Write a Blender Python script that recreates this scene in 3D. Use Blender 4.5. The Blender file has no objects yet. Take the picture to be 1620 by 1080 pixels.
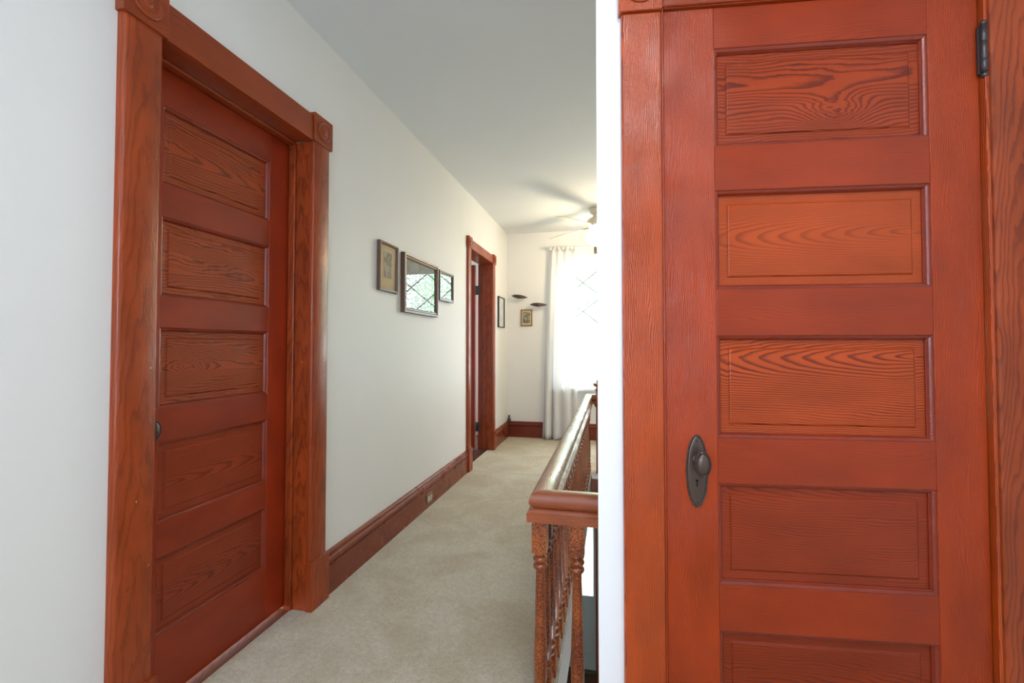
import bpy, math, random
from mathutils import Vector, Matrix
random.seed(7)
S = bpy.context.scene
COL = S.collection
R = math.radians
H0 = 1.143            # camera height

# ---------------------------------------------------------------- camera
cd = bpy.data.cameras.new('camera'); cam = bpy.data.objects.new('camera', cd); COL.objects.link(cam)
S.camera = cam
cd.sensor_width = 36; cd.lens = 16.0; cd.clip_start = 0.02; cd.clip_end = 200
cd.shift_y = -0.00685
cam.location = (0, 0, H0)
cam.rotation_euler = (R(90 + 1.36), 0, R(12.44))

# ---------------------------------------------------------------- world, lights, exposure
S.view_settings.view_transform = 'Standard'; S.view_settings.look = 'None'
S.view_settings.exposure = 0.38; S.view_settings.gamma = 1.0
S.view_settings.use_curve_mapping = False
w = bpy.data.worlds.new('sky'); S.world = w; w.use_nodes = True
bg = w.node_tree.nodes['Background']
bg.inputs['Color'].default_value = (0.80, 0.91, 1.0, 1); bg.inputs['Strength'].default_value = 11.5

def area(name, loc, rot, sx, sy, power, color, portal=False, spread=180):
    d = bpy.data.lights.new(name, 'AREA'); d.shape = 'RECTANGLE'; d.size = sx; d.size_y = sy
    d.energy = power; d.color = color; d.spread = R(spread)
    if portal: d.cycles.is_portal = True
    o = bpy.data.objects.new(name, d); COL.objects.link(o); o.location = loc; o.rotation_euler = rot
    return o
# daylight from the tall window at the camera's end of the hall (lamp set before its closed opening)
area('window_daylight', (-0.45, -1.58, 1.45), (R(90), 0, 0), 1.1, 1.5, 33, (0.66, 0.79, 1.0))
# unseen fill lamp added over the camera's end for the door's sheen
area('fill_lamp_light', (0.30, 0.08, 2.49), (0, 0, 0), 0.32, 0.32, 13.5, (0.93, 0.96, 1.0))
# window openings that let the sky in
area('window_portal', (-0.12, 5.72, 1.42), (R(90), 0, R(180)), 1.06, 1.66, 1, (1, 1, 1), True)
area('room_window_portal', (-2.65, 5.72, 1.4), (R(90), 0, R(180)), 1.5, 1.8, 1, (1, 1, 1), True)
area('front_door_portal', (-0.58, 5.72, -1.35), (R(90), 0, R(180)), 0.62, 1.1, 1, (1, 1, 1), True)

# ---------------------------------------------------------------- materials
def newmat(name):
    m = bpy.data.materials.new(name); m.use_nodes = True
    nt = m.node_tree; nt.nodes.clear()
    out = nt.nodes.new('ShaderNodeOutputMaterial')
    return m, nt, out
class NB:
    def __init__(s, nt): s.nt = nt
    def n(s, t, **k):
        o = s.nt.nodes.new(t)
        for a, b in k.items(): setattr(o, a, b)
        return o
    def l(s, a, b): s.nt.links.new(a, b)
    def val(s, sock, v):
        if hasattr(v, 'is_linked') or hasattr(v, 'links'): s.l(v, sock)
        else: sock.default_value = v
    def m(s, op, a, b=0.0, c=None):
        o = s.n('ShaderNodeMath', operation=op); s.val(o.inputs[0], a); s.val(o.inputs[1], b)
        if c is not None: s.val(o.inputs[2], c)
        return o.outputs[0]
    def noise(s, vec, scale, detail=2.0, rough=0.5, dist=0.0):
        o = s.n('ShaderNodeTexNoise'); s.l(vec, o.inputs['Vector']); o.inputs['Scale'].default_value = scale
        o.inputs['Detail'].default_value = detail; o.inputs['Roughness'].default_value = rough
        o.inputs['Distortion'].default_value = dist
        return o.outputs['Fac']
    def comb(s, x, y, z):
        o = s.n('ShaderNodeCombineXYZ'); s.val(o.inputs[0], x); s.val(o.inputs[1], y); s.val(o.inputs[2], z); return o.outputs[0]
    def mix(s, f, a, b):
        o = s.n('ShaderNodeMix', data_type='RGBA'); s.val(o.inputs[0], f); s.val(o.inputs[6], a); s.val(o.inputs[7], b); return o.outputs[2]
    def mulc(s, f, a, b):
        o = s.n('ShaderNodeMix', data_type='RGBA', blend_type='MULTIPLY'); s.val(o.inputs[0], f); s.val(o.inputs[6], a); s.val(o.inputs[7], b); return o.outputs[2]
    def ramp(s, v, a, b, smooth=True):
        o = s.n('ShaderNodeMapRange'); o.interpolation_type = 'SMOOTHSTEP' if smooth else 'LINEAR'
        s.val(o.inputs['Value'], v); o.inputs['From Min'].default_value = a; o.inputs['From Max'].default_value = b
        return o.outputs['Result']
    def bump(s, h, strength, dist=0.001, normal=None):
        o = s.n('ShaderNodeBump'); o.inputs['Strength'].default_value = strength; o.inputs['Distance'].default_value = dist
        s.l(h, o.inputs['Height'])
        if normal is not None: s.l(normal, o.inputs['Normal'])
        return o.outputs[0]
    def pbsdf(s, out, **k):
        p = s.n('ShaderNodeBsdfPrincipled')
        for a, b in k.items(): s.val(p.inputs[a.replace('_', ' ')], b)
        s.l(p.outputs[0], out.inputs[0]); return p

def rgb(r, g, b):   # sRGB 0-255 to linear
    f = lambda c: (c / 255 / 12.92) if c <= 10 else ((c / 255 + .055) / 1.055) ** 2.4
    return (f(r), f(g), f(b), 1)

def wood(name, axis='X', base=(168, 66, 30), dark=(96, 32, 18), fig=0.8, v0=0.0, w0=0.09, tilt=0.12, freq=150,
         warp=0.02, knot=None, crackle=0.35, gloss=0.28, chips=0.0, coat=0.24, mottle=0.35, seed=0.0):
    mt, nt, out = newmat(name); b = NB(nt)
    tc = b.n('ShaderNodeTexCoord'); sp = b.n('ShaderNodeSeparateXYZ'); b.l(tc.outputs['Object'], sp.inputs[0])
    X, Y, Z = sp.outputs
    u, v, d = {'X': (X, Z, Y), 'Z': (Z, X, Y), 'Y': (Y, X, Z), 'ZY': (Z, Y, X), 'YZ': (Y, Z, X)}[axis]
    oi = b.n('ShaderNodeObjectInfo'); rnd = b.m('ADD', b.m('MULTIPLY', oi.outputs['Random'], 9.0), seed)
    P = b.comb(b.m('MULTIPLY', u, 1.0), b.m('MULTIPLY', v, 4.0), rnd)
    P2 = b.comb(b.m('MULTIPLY', u, 4.0), b.m('MULTIPLY', v, 16.0), b.m('ADD', rnd, d))
    n1 = b.noise(P, 2.6, 2.0); n2 = b.noise(P2, 3.0, 3.0, 0.55)
    wv = b.m('ADD', b.m('MULTIPLY', b.m('SUBTRACT', n1, 0.5), warp * 4), b.m('MULTIPLY', b.m('SUBTRACT', n2, 0.5), warp * 0.55))
    vv = b.m('ADD', b.m('SUBTRACT', b.m('ADD', v, d), v0), wv)
    ww = b.m('ADD', b.m('MULTIPLY', u, tilt), w0)
    ww = b.m('ADD', ww, b.m('MULTIPLY', b.m('SUBTRACT', n2, 0.5), warp * 0.5))
    r = b.m('SQRT', b.m('ADD', b.m('MULTIPLY', vv, vv), b.m('MULTIPLY', ww, ww)))
    if knot:
        ku, kv, su, sv, amp = knot
        a1 = b.m('DIVIDE', b.m('SUBTRACT', u, ku), su); a2 = b.m('DIVIDE', b.m('SUBTRACT', v, kv), sv)
        e = b.m('ADD', b.m('MULTIPLY', a1, a1), b.m('MULTIPLY', a2, a2))
        e = b.m('ADD', e, b.m('MULTIPLY', b.m('SUBTRACT', n2, 0.5), 1.1)); g = b.m('POWER', 2.718, b.m('MULTIPLY', e, -1.0))
        r = b.m('ADD', r, b.m('MULTIPLY', g, amp))
    ph = b.m('FRACT', b.m('MULTIPLY', r, freq))
    up = b.ramp(ph, 0.40, 0.84); dn = b.ramp(ph, 0.92, 1.0)
    ring = b.m('SUBTRACT', up, dn)
    ring = b.m('MULTIPLY', ring, b.m('MULTIPLY_ADD', b.noise(P2, 1.2, 1.0), 0.9, 0.55))
    fine = b.noise(b.comb(b.m('MULTIPLY', u, 5.0), b.m('MULTIPLY', v, 190.0), b.m('ADD', rnd, b.m('MULTIPLY', d, 190.0))), 3.0, 2.0)
    big = b.noise(b.comb(u, b.m('MULTIPLY', v, 2.2), b.m('ADD', rnd, 3.3)), 4.5, 3.0)
    fac = b.m('MULTIPLY', ring, fig)
    fac = b.m('ADD', fac, b.m('MULTIPLY', b.m('SUBTRACT', fine, 0.5), 0.32)); fac.node.use_clamp = True
    c = b.mix(fac, rgb(*base), rgb(*dark))
    tone = b.m('MULTIPLY_ADD', b.m('SUBTRACT', big, 0.5), mottle * 2.4, 1.0)
    hs = b.n('ShaderNodeHueSaturation'); b.l(c, hs.inputs['Color']); b.l(tone, hs.inputs['Value']); c = hs.outputs[0]
    if chips > 0:
        vo = b.n('ShaderNodeTexVoronoi'); vo.inputs['Scale'].default_value = 26; vo.inputs['Randomness'].default_value = 1
        b.l(b.comb(X, b.m('ADD', Y, rnd), b.m('MULTIPLY', Z, 0.6)), vo.inputs['Vector'])
        msk = b.m('MULTIPLY', b.m('LESS_THAN', vo.outputs['Distance'], 0.055), b.m('GREATER_THAN', b.noise(tc.outputs['Object'], 14.0, 0.0), 0.62 - 0.1 * chips))
        c = b.mix(b.m('MULTIPLY', msk, 0.75), c, rgb(225, 165, 110))
    crk = b.noise(tc.outputs['Object'], 330.0, 2.0, 0.6)
    where = b.ramp(b.noise(tc.outputs['Object'], 5.0, 2.0), 0.38, 0.62)
    hgt = b.m('MULTIPLY', crk, b.m('MULTIPLY_ADD', where, 1.0, 0.25))
    hgt = b.m('ADD', hgt, b.m('MULTIPLY', fine, 0.5)); hgt = b.m('ADD', hgt, b.m('MULTIPLY', ring, -0.25))
    nrm = b.bump(hgt, crackle, 0.0012)
    wav = b.bump(b.noise(tc.outputs['Object'], 22.0, 2.0), 0.16, 0.004, nrm)
    rg = b.m('MULTIPLY_ADD', where, 0.12, gloss)
    b.pbsdf(out, Base_Color=c, Roughness=rg, Normal=wav, Coat_Weight=coat, Coat_Roughness=0.14, Coat_Normal=wav, Specular_IOR_Level=0.30)
    return mt

def paint(name, col, rough=0.55, bump=0.15, scale=60.0, var=0.03, spec=0.4):
    mt, nt, out = newmat(name); b = NB(nt); tc = b.n('ShaderNodeTexCoord').outputs['Object']
    n = b.noise(tc, scale, 3.0); nb = b.noise(tc, 2.1, 3.0)
    c = rgb(*col); dk = tuple(x * (1 - var * 2) for x in c[:3]) + (1,)
    nrm = b.bump(b.m('ADD', b.m('MULTIPLY', n, 0.4), nb), bump, 0.004)
    b.pbsdf(out, Base_Color=b.mix(nb, dk, c), Roughness=rough, Normal=nrm, Specular_IOR_Level=spec)
    return mt
def plain(name, col, rough=0.5, metal=0.0, **k):
    mt, nt, out = newmat(name); b = NB(nt); tc = b.n('ShaderNodeTexCoord').outputs['Object']
    n = b.noise(tc, 40.0, 2.0); c = rgb(*col); dk = tuple(x * 0.75 for x in c[:3]) + (1,)
    b.pbsdf(out, Base_Color=b.mix(n, dk, c), Roughness=rough, Metallic=metal, **k)
    return mt
def glass_mat(name, tint=(1, 1, 1, 1)):
    mt, nt, out = newmat(name); b = NB(nt)
    fr = b.n('ShaderNodeFresnel'); fr.inputs[0].default_value = 1.5
    tr = b.n('ShaderNodeBsdfTransparent'); tr.inputs[0].default_value = tint
    gl = b.n('ShaderNodeBsdfGlossy'); gl.inputs['Roughness'].default_value = 0.0
    mx = b.n('ShaderNodeMixShader'); ge = b.n('ShaderNodeNewGeometry'); b.l(b.m('MULTIPLY', fr.outputs[0], b.m('SUBTRACT', 1.0, ge.outputs['Backfacing'])), mx.inputs[0]); b.l(tr.outputs[0], mx.inputs[1]); b.l(gl.outputs[0], mx.inputs[2])
    b.l(mx.outputs[0], out.inputs[0]); return mt
def emit(name, col, st):
    mt, nt, out = newmat(name); b = NB(nt); e = b.n('ShaderNodeEmission'); e.inputs[0].default_value = col; e.inputs[1].default_value = st
    b.l(e.outputs[0], out.inputs[0]); return mt

def carpet_mat():
    mt, nt, out = newmat('beige_carpet'); b = NB(nt); tc = b.n('ShaderNodeTexCoord').outputs['Object']
    f = b.noise(tc, 240.0, 2.0, 0.8); g = b.noise(tc, 70.0, 4.0, 0.7); l = b.noise(tc, 3.2, 4.0, 0.55, 0.6)
    c1 = b.mix(b.ramp(f, 0.32, 0.68), rgb(242, 226, 196), rgb(255, 250, 232))
    c2 = b.mulc(0.55, c1, b.mix(b.ramp(g, 0.35, 0.65), rgb(228, 222, 212), rgb(255, 255, 255)))
    c3 = b.mulc(0.65, c2, b.mix(b.ramp(l, 0.35, 0.62), rgb(232, 224, 210), rgb(255, 255, 255)))
    nrm = b.bump(b.m('ADD', f, b.m('MULTIPLY', g, 1.2)), 1.0, 0.012)
    p = b.pbsdf(out, Base_Color=c3, Roughness=1.0, Normal=nrm, Specular_IOR_Level=0.05, Sheen_Weight=0.15)
    return mt
M = {}
M['wall'] = paint('warm_white_wall_paint', (236, 235, 231))
M['ceil'] = paint('ceiling_paint', (222, 225, 225), 0.7, 0.05)
M['white'] = paint('white_wall_paint', (250, 250, 250))
M['roomwall'] = paint('pale_room_wall_paint', (226, 230, 238))
M['carpet'] = carpet_mat()
M['slab'] = paint('shaded_stairwell_paint', (150, 144, 138))  # white edge paint, darkened to carry the stairwell's shade
M['darkfloor'] = wood('dark_floor_wood', 'Y', (84, 44, 28), (40, 20, 14), 0.4)
CAS = dict(base=(152, 64, 24), dark=(84, 24, 9))
M['casing'] = wood('casing_wood_upright', 'Z', **CAS, fig=0.45, v0=0.03, w0=0.20, tilt=0.03, freq=230, crackle=0.5, chips=0.6, mottle=0.45)
M['casing_side'] = wood('casing_wood_upright_side', 'ZY', **CAS, fig=0.35, v0=0.03, w0=0.22, tilt=0.02, freq=220, crackle=0.5, chips=0.7, mottle=0.45)
M['casing_head'] = wood('casing_wood_level', 'YZ', **CAS, fig=0.35, v0=0.3, w0=0.2, tilt=0.05, freq=200, crackle=0.4, chips=0.3)
M['casing_headx'] = wood('casing_wood_level_facing', 'X', base=(150, 56, 14), dark=(96, 30, 10), fig=0.35, v0=0.3, w0=0.2, tilt=0.05, freq=200, crackle=0.4, chips=0.3)
M['casing_fir'] = wood('casing_fir_upright', 'Z', base=(184, 74, 20), dark=(92, 24, 7), fig=0.75, v0=-0.10, w0=0.02, tilt=0.03, freq=260, warp=0.012, crackle=0.75, chips=1.0, mottle=0.4, coat=0.5, gloss=0.3)
M['stile'] = wood('stile_wood', 'Z', (162, 56, 11), (114, 34, 8), 0.34, v0=0.5, w0=0.2, tilt=0.03, freq=260, crackle=1.0, mottle=0.35)
M['rail'] = wood('rail_wood', 'X', (150, 50, 11), (108, 32, 8), 0.34, v0=0.4, w0=0.2, tilt=0.03, freq=230, crackle=0.3, mottle=0.3)
M['stile_l'] = wood('stile_wood_deep', 'Z', (158, 52, 20), (106, 32, 13), 0.28, v0=0.5, w0=0.2, tilt=0.03, freq=260, crackle=0.3)
M['rail_l'] = wood('rail_wood_deep', 'X', (148, 52, 22), (98, 30, 15), 0.28, v0=0.4, w0=0.2, tilt=0.03, freq=230, crackle=0.25)
M['mould'] = wood('moulding_wood', 'X', (132, 42, 15), (92, 28, 12), 0.15, v0=0.4, crackle=0.5, gloss=0.25, coat=0.6)
M['base'] = wood('baseboard_wood', 'YZ', (128, 58, 34), (90, 36, 22), 0.2, v0=0.4, w0=0.3, tilt=0.02, freq=150, crackle=0.2, gloss=0.25, chips=0.2)
M['basex'] = wood('baseboard_wood_end_wall', 'X', (118, 46, 30), (80, 30, 20), 0.2, v0=0.4, w0=0.3, tilt=0.02, freq=150, crackle=0.2, gloss=0.3)
M['railing'] = wood('worn_handrail_wood', 'Y', (156, 84, 48), (116, 54, 28), 0.4, v0=0.3, w0=0.2, tilt=0.02, freq=200, crackle=0.9, gloss=0.26, chips=0.7, coat=0.5, mottle=0.4)
M['railingx'] = wood('worn_handrail_wood_cross', 'X', (156, 80, 44), (116, 52, 26), 0.4, v0=0.3, w0=0.2, tilt=0.02, freq=200, crackle=0.7, gloss=0.26, chips=0.9, coat=0.5, mottle=0.4)
def crackled():
    mt, nt, out = newmat('crackled_baluster_varnish'); b = NB(nt); tc = b.n('ShaderNodeTexCoord').outputs['Object']
    oi = b.n('ShaderNodeObjectInfo')
    sp = b.n('ShaderNodeSeparateXYZ'); b.l(tc, sp.inputs[0])
    P = b.comb(sp.outputs[0], b.m('ADD', sp.outputs[1], oi.outputs['Random']), b.m('MULTIPLY', sp.outputs[2], 0.8))
    n = b.noise(P, 290.0, 2.0, 0.6, 0.4); l = b.noise(P, 9.0, 2.0)
    k = b.ramp(b.m('ADD', n, b.m('MULTIPLY', b.m('SUBTRACT', l, 0.5), 0.35)), 0.44, 0.56)
    c = b.mix(k, rgb(92, 36, 16), rgb(172, 88, 32))
    b.pbsdf(out, Base_Color=c, Roughness=0.32, Normal=b.bump(n, 0.5, 0.001), Coat_Weight=0.4, Coat_Roughness=0.2)
    return mt
M['crackle'] = crackled()
M['thresh'] = wood('worn_threshold_wood', 'YZ', (124, 66, 32), (70, 34, 18), 0.5, freq=200, gloss=.6, coat=0.0)
M['bronze'] = plain('aged_bronze', (104, 88, 80), 0.32, 0.7)
M['iron'] = plain('dark_hinge_metal', (92, 84, 86), 0.4, 0.8)
M['brass'] = plain('dull_brass', (150, 138, 112), 0.35, 0.8)
M['black'] = plain('black_paint', (26, 25, 27), 0.4)
M['birdmetal'] = plain('dark_brown_metal', (84, 66, 62), 0.5, 0.3)
M['hole'] = plain('dark_recess', (10, 8, 8), 0.9)
M['frame'] = plain('brown_picture_frame_wood', (112, 84, 66), 0.35)
M['frame_g'] = plain('grey_brown_frame_wood', (116, 100, 84), 0.3)
M['gilt'] = plain('dull_gilt_frame', (150, 118, 74), 0.4, 0.4)
M['paper'] = plain('aged_mat_paper', (214, 190, 150), 0.8)
M['paperw'] = plain('white_print_paper', (232, 234, 236), 0.8)
M['ivory'] = plain('ivory_plastic', (226, 220, 200), 0.4)
M['glass'] = glass_mat('clear_glass')
M['vinyl'] = paint('white_window_paint', (238, 240, 242), 0.4, 0.02)
M['lead'] = plain('grey_glazing_bar', (120, 122, 126), 0.5)
M['doorwhite'] = paint('pale_grey_door_paint', (190, 198, 196), 0.4, 0.02)
M['fan'] = plain('cream_fan_enamel', (232, 222, 198), 0.35)
M['globe'] = emit('lit_fan_globe', (1.0, 0.90, 0.72, 1), 9.0)
M['fill_lampshade'] = emit('lit_fill_lamp_glass', (1.0, 0.94, 0.85, 1), 1.6)  # glow for the glass of the added fill lamp
M['bark'] = plain('tree_bark', (168, 156, 142), 0.9)
def leafmat():
    mt, nt, out = newmat('green_leaves'); b = NB(nt); tc = b.n('ShaderNodeTexCoord').outputs['Object']
    n = b.noise(tc, 1.3, 2.0)
    c = b.mix(n, rgb(198, 236, 204), rgb(238, 250, 228))
    d = b.n('ShaderNodeBsdfDiffuse'); b.l(c, d.inputs[0]); t = b.n('ShaderNodeBsdfTranslucent'); b.l(c, t.inputs[0])
    mx = b.n('ShaderNodeMixShader'); mx.inputs[0].default_value = 0.4; b.l(d.outputs[0], mx.inputs[1]); b.l(t.outputs[0], mx.inputs[2])
    b.l(mx.outputs[0], out.inputs[0]); return mt
M['leaf'] = leafmat()
def clothmat():
    mt, nt, out = newmat('sheer_white_cloth'); b = NB(nt); tc = b.n('ShaderNodeTexCoord').outputs['Object']
    n = b.noise(tc, 260.0, 2.0); c = b.mix(n, rgb(248, 247, 245), rgb(254, 254, 253))
    d = b.n('ShaderNodeBsdfDiffuse'); b.l(c, d.inputs[0]); t = b.n('ShaderNodeBsdfTranslucent'); b.l(c, t.inputs[0])
    mx = b.n('ShaderNodeMixShader'); mx.inputs[0].default_value = 0.42; b.l(d.outputs[0], mx.inputs[1]); b.l(t.outputs[0], mx.inputs[2])
    b.l(mx.outputs[0], out.inputs[0]); return mt
M['cloth'] = clothmat()
def printmat(name, lo, hi, scale, stretch=1.0):
    mt, nt, out = newmat(name); b = NB(nt); tc = b.n('ShaderNodeTexCoord').outputs['Object']
    n = b.noise(tc, scale, 4.0, 0.6, 0.8); n2 = b.noise(tc, scale * 3, 2.0)
    k = b.ramp(b.m('ADD', n, b.m('MULTIPLY', b.m('SUBTRACT', n2, .5), 0.3)), 0.35, 0.65)
    b.pbsdf(out, Base_Color=b.mix(k, rgb(*lo), rgb(*hi)), Roughness=0.7); return mt
M['etching'] = printmat('grey_etching_print', (118, 108, 98), (182, 168, 142), 26)
M['darkprint'] = printmat('dark_print', (44, 48, 46), (92, 98, 88), 12)
M['colourprint'] = printmat('muted_colour_print', (84, 76, 62), (170, 172, 150), 40)
M['sketch'] = printmat('pale_sketch_print', (190, 196, 200), (236, 238, 240), 22)
M['grass'] = paint('lawn', (168, 172, 156), 0.9)

# ---------------------------------------------------------------- mesh helpers
class MB:
    def __init__(s): s.v = []; s.f = []; s.mi = []; s.sm = []
    def add(s, vs, fs, mi=0, smooth=False):
        o = len(s.v); s.v += [tuple(p) for p in vs]
        for f in fs: s.f.append(tuple(i + o for i in f)); s.mi.append(mi); s.sm.append(smooth)
        return s
    def box(s, x0, x1, y0, y1, z0, z1, mi=0):
        vs = [(x, y, z) for x in (x0, x1) for y in (y0, y1) for z in (z0, z1)]
        return s.add(vs, [(0, 1, 3, 2), (4, 6, 7, 5), (0, 4, 5, 1), (2, 3, 7, 6), (0, 2, 6, 4), (1, 5, 7, 3)], mi)
    def lathe(s, prof, c=(0, 0, 0), n=20, axis='Z', sx=1.0, sy=1.0, mi=0):
        vs = []; fs = []
        for r, t in prof:
            for i in range(n):
                a = 2 * math.pi * i / n; p = (r * math.cos(a) * sx, r * math.sin(a) * sy, t)
                if axis == 'Y': p = (p[0], t, p[1])
                elif axis == 'X': p = (t, p[0], p[1])
                vs.append((p[0] + c[0], p[1] + c[1], p[2] + c[2]))
        k = len(prof)
        for j in range(k - 1):
            for i in range(n):
                fs.append((j * n + i, j * n + (i + 1) % n, (j + 1) * n + (i + 1) % n, (j + 1) * n + i))
        fs.append(tuple(range(n - 1, -1, -1))); fs.append(tuple((k - 1) * n + i for i in range(n)))
        return s.add(vs, fs, mi, True)
    def tube(s, pts, r, n=8):
        vs = []; fs = []; P = [Vector(p) for p in pts]
        for i, p in enumerate(P):
            d = (P[min(i + 1, len(P) - 1)] - P[max(i - 1, 0)]).normalized()
            a = d.orthogonal().normalized(); c = d.cross(a)
            for j in range(n):
                t = 2 * math.pi * j / n; vs.append(p + a * r * math.cos(t) + c * r * math.sin(t))
        for i in range(len(P) - 1):
            for j in range(n): fs.append((i * n + j, i * n + (j + 1) % n, (i + 1) * n + (j + 1) % n, (i + 1) * n + j))
        fs.append(tuple(range(n - 1, -1, -1))); fs.append(tuple((len(P) - 1) * n + j for j in range(n)))
        return s.add(vs, fs, 0, True)
    def ringframe(s, x0, x1, z0, z1, prof, mi=0):
        """mitred frame in the XZ plane; prof = (inset, y) closed loop"""
        k = len(prof); vs = []
        for (cx, cz, ix, iz) in ((x0, z0, 1, 1), (x1, z0, -1, 1), (x1, z1, -1, -1), (x0, z1, 1, -1)):
            for o, y in prof: vs.append((cx + ix * o, y, cz + iz * o))
        fs = []
        for c in range(4):
            d = (c + 1) % 4
            for i in range(k): fs.append((c * k + i, c * k + (i + 1) % k, d * k + (i + 1) % k, d * k + i))
        return s.add(vs, fs, mi)
    def prism(s, prof, a0, a1, axis='Y', mi=0, smooth=False):
        """profile (p,q) extruded along an axis: Y -> (p, a, q); X -> (a, p, q)"""
        f = (lambda p, q, a: (p, a, q)) if axis == 'Y' else (lambda p, q, a: (a, p, q)) if axis == 'X' else (lambda p, q, a: (p, q, a))
        k = len(prof); vs = [f(p, q, a) for a in (a0, a1) for p, q in prof]
        fs = [(i, (i + 1) % k, k + (i + 1) % k, k + i) for i in range(k)] + [tuple(range(k - 1, -1, -1)), tuple(range(k, 2 * k))]
        return s.add(vs, fs, mi, smooth)
def link_mesh(name, mb, mats, parent=None, bevel=0.0, seg=2, normals=True, autos=None):
    lo = [min(p[i] for p in mb.v) for i in range(3)]; hi = [max(p[i] for p in mb.v) for i in range(3)]
    c = [(lo[i] + hi[i]) / 2 for i in range(3)]
    me = bpy.data.meshes.new(name); me.from_pydata([(p[0] - c[0], p[1] - c[1], p[2] - c[2]) for p in mb.v], [], mb.f)
    if not isinstance(mats, (list, tuple)): mats = [mats]
    for m in mats: me.materials.append(m)
    me.polygons.foreach_set('material_index', mb.mi); me.polygons.foreach_set('use_smooth', mb.sm)
    if normals:
        import bmesh
        bm = bmesh.new(); bm.from_mesh(me); bmesh.ops.recalc_face_normals(bm, faces=bm.faces)
        if autos:
            for e in bm.edges:
                if len(e.link_faces) == 2 and e.calc_face_angle(0) > R(autos): e.smooth = False
        bm.to_mesh(me); bm.free()
    me.update()
    o = bpy.data.objects.new(name, me); COL.objects.link(o); o.location = c
    if parent: o.parent = parent
    if bevel:
        b = o.modifiers.new('bevel', 'BEVEL'); b.width = bevel; b.segments = seg; b.limit_method = 'ANGLE'; b.angle_limit = R(40)
    return o
def sub(parent, nm, m, mat, bev=0.0, autos=None):
    o = link_mesh(nm, m, mat, parent, bev, autos=autos); o.location = Vector(o.location) - Vector(parent.location)
    return o
def tag(o, label=None, cat=None, group=None, kind=None):
    if label: o['label'] = label
    if cat: o['category'] = cat
    if group: o['group'] = group
    if kind: o['kind'] = kind
    return o
def empty(name, loc=(0, 0, 0), rz=0.0):
    o = bpy.data.objects.new(name, None); COL.objects.link(o); o.location = loc; o.rotation_euler = (0, 0, rz)
    o.empty_display_size = 0.05; return o

PSI = R(6.14)   # the near closet wall stands a little askew
CT, ST = math.cos(PSI), math.sin(PSI)
def near(s, d): return (s * CT - d * ST, s * ST + d * CT)     # closet-wall coordinates to world

XL = -1.294; TH = 0.15; XB = XL - TH; YF = 5.60; ZC = 2.552; ZL = -2.75; XR = 1.0; YB = -1.6

# ================================================================ STRUCTURE
# upper floor slab with carpet
mb = MB()
for (x0, x1, y0, y1) in ((XL, -0.19, YB, YF), (-0.19, 1.45, YB, 1.40), (-0.19, XR, 4.1, YF)):
    mb.box(x0, x1, y0, y1, -0.24, -0.014)
fl = link_mesh('floor', mb, M['slab']); tag(fl, 'upper hall floor slab with white painted stairwell edges', 'floor', kind='structure')
mb = MB()
for (x0, x1, y0, y1) in ((XL, -0.192, YB, YF), (-0.192, 1.45, YB, 1.395), (-0.192, XR, 4.105, YF), (XL - 0.075, XL, 1.057, 1.75), (XL - 0.05, XL, 4.03, 4.83)):
    mb.box(x0, x1, y0, y1, -0.014, 0.0)
sub(fl, 'carpet', mb, M['carpet'])
# a carpet seam across the hall
mb = MB().box(XL + 0.02, -0.27, 3.985, 3.99, 0.0, 0.0015); sub(fl, 'carpet_seam', mb, M['carpet'])
mb = MB().box(-0.185, XR, 4.086, 4.1, -0.03, -0.002); mb2 = MB().box(-0.185, XR, 4.086, 4.1, -0.24, -0.03)
st = link_mesh('trim_1', mb, M['vinyl'], None, 0.002); tag(st, 'pale nosing along the far edge of the stairwell', 'trim', kind='structure')
sub(st, 'riser_board', mb2, M['railingx'])

ce = link_mesh('ceiling', MB().box(XB - 2.6, 1.6, YB - 0.2, YF + 0.2, ZC, ZC + 0.15), M['ceil']); tag(ce, 'flat pale grey ceiling over the hall', 'ceiling', kind='structure')

# left wall with two door openings (Y ranges)
D1 = (1.040, 1.762, 2.055); D2 = (4.02, 4.84, 2.055)
mb = MB()
mb.box(XB, XL, YB, D1[0], -0.24, ZC); mb.box(XB, XL, D1[1], D2[0], -0.24, ZC); mb.box(XB, XL, D2[1], YF, -0.24, ZC)
mb.box(XB, XL, D1[0], D1[1], D1[2], ZC); mb.box(XB, XL, D2[0], D2[1], D2[2], ZC)
mb.box(XB, XL, D1[0], D1[1], -0.24, -0.014); mb.box(XB, XL, D2[0], D2[1], -0.24, -0.014)
tag(link_mesh('wall_left', mb, M['wall']), 'long pale plaster wall on the left of the hall', 'wall', kind='structure')

def wall_holes(name, mat, axis_lo, axis_hi, z0, z1, y0, y1, holes, label):
    """wall in the XZ plane with rectangular holes (x0,x1,z0,z1), sorted in x, columns may share x range"""
    xs = sorted(set([axis_lo, axis_hi] + [h[0] for h in holes] + [h[1] for h in holes])); mb = MB()
    for a, b in zip(xs[:-1], xs[1:]):
        hs = sorted([(h[2], h[3]) for h in holes if h[0] <= a + 1e-6 and h[1] >= b - 1e-6]); z = z0
        for p, q in hs:
            if p > z: mb.box(a, b, y0, y1, z, p)
            z = q
        if z < z1: mb.box(a, b, y0, y1, z, z1)
    return tag(link_mesh(name, mb, mat), label, 'wall', kind='structure')
WIN = (-0.65, 0.40, 0.62, 2.17); RWIN = (-3.4, -1.9, 0.5, 2.3); FD = (-0.97, -0.19, ZL, -0.55)
wall_holes('wall_far', M['wall'], XB - 2.6, XR + 0.15, ZL, ZC, YF, YF + 0.2, [WIN, RWIN, FD], 'cream end wall of the hall with the curtained window')
tag(link_mesh('wall_right', MB().box(XR, XR + 0.15, 1.25, YF, ZL, ZC), M['wall']), 'pale wall on the far side of the stairwell', 'wall', kind='structure')
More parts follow.
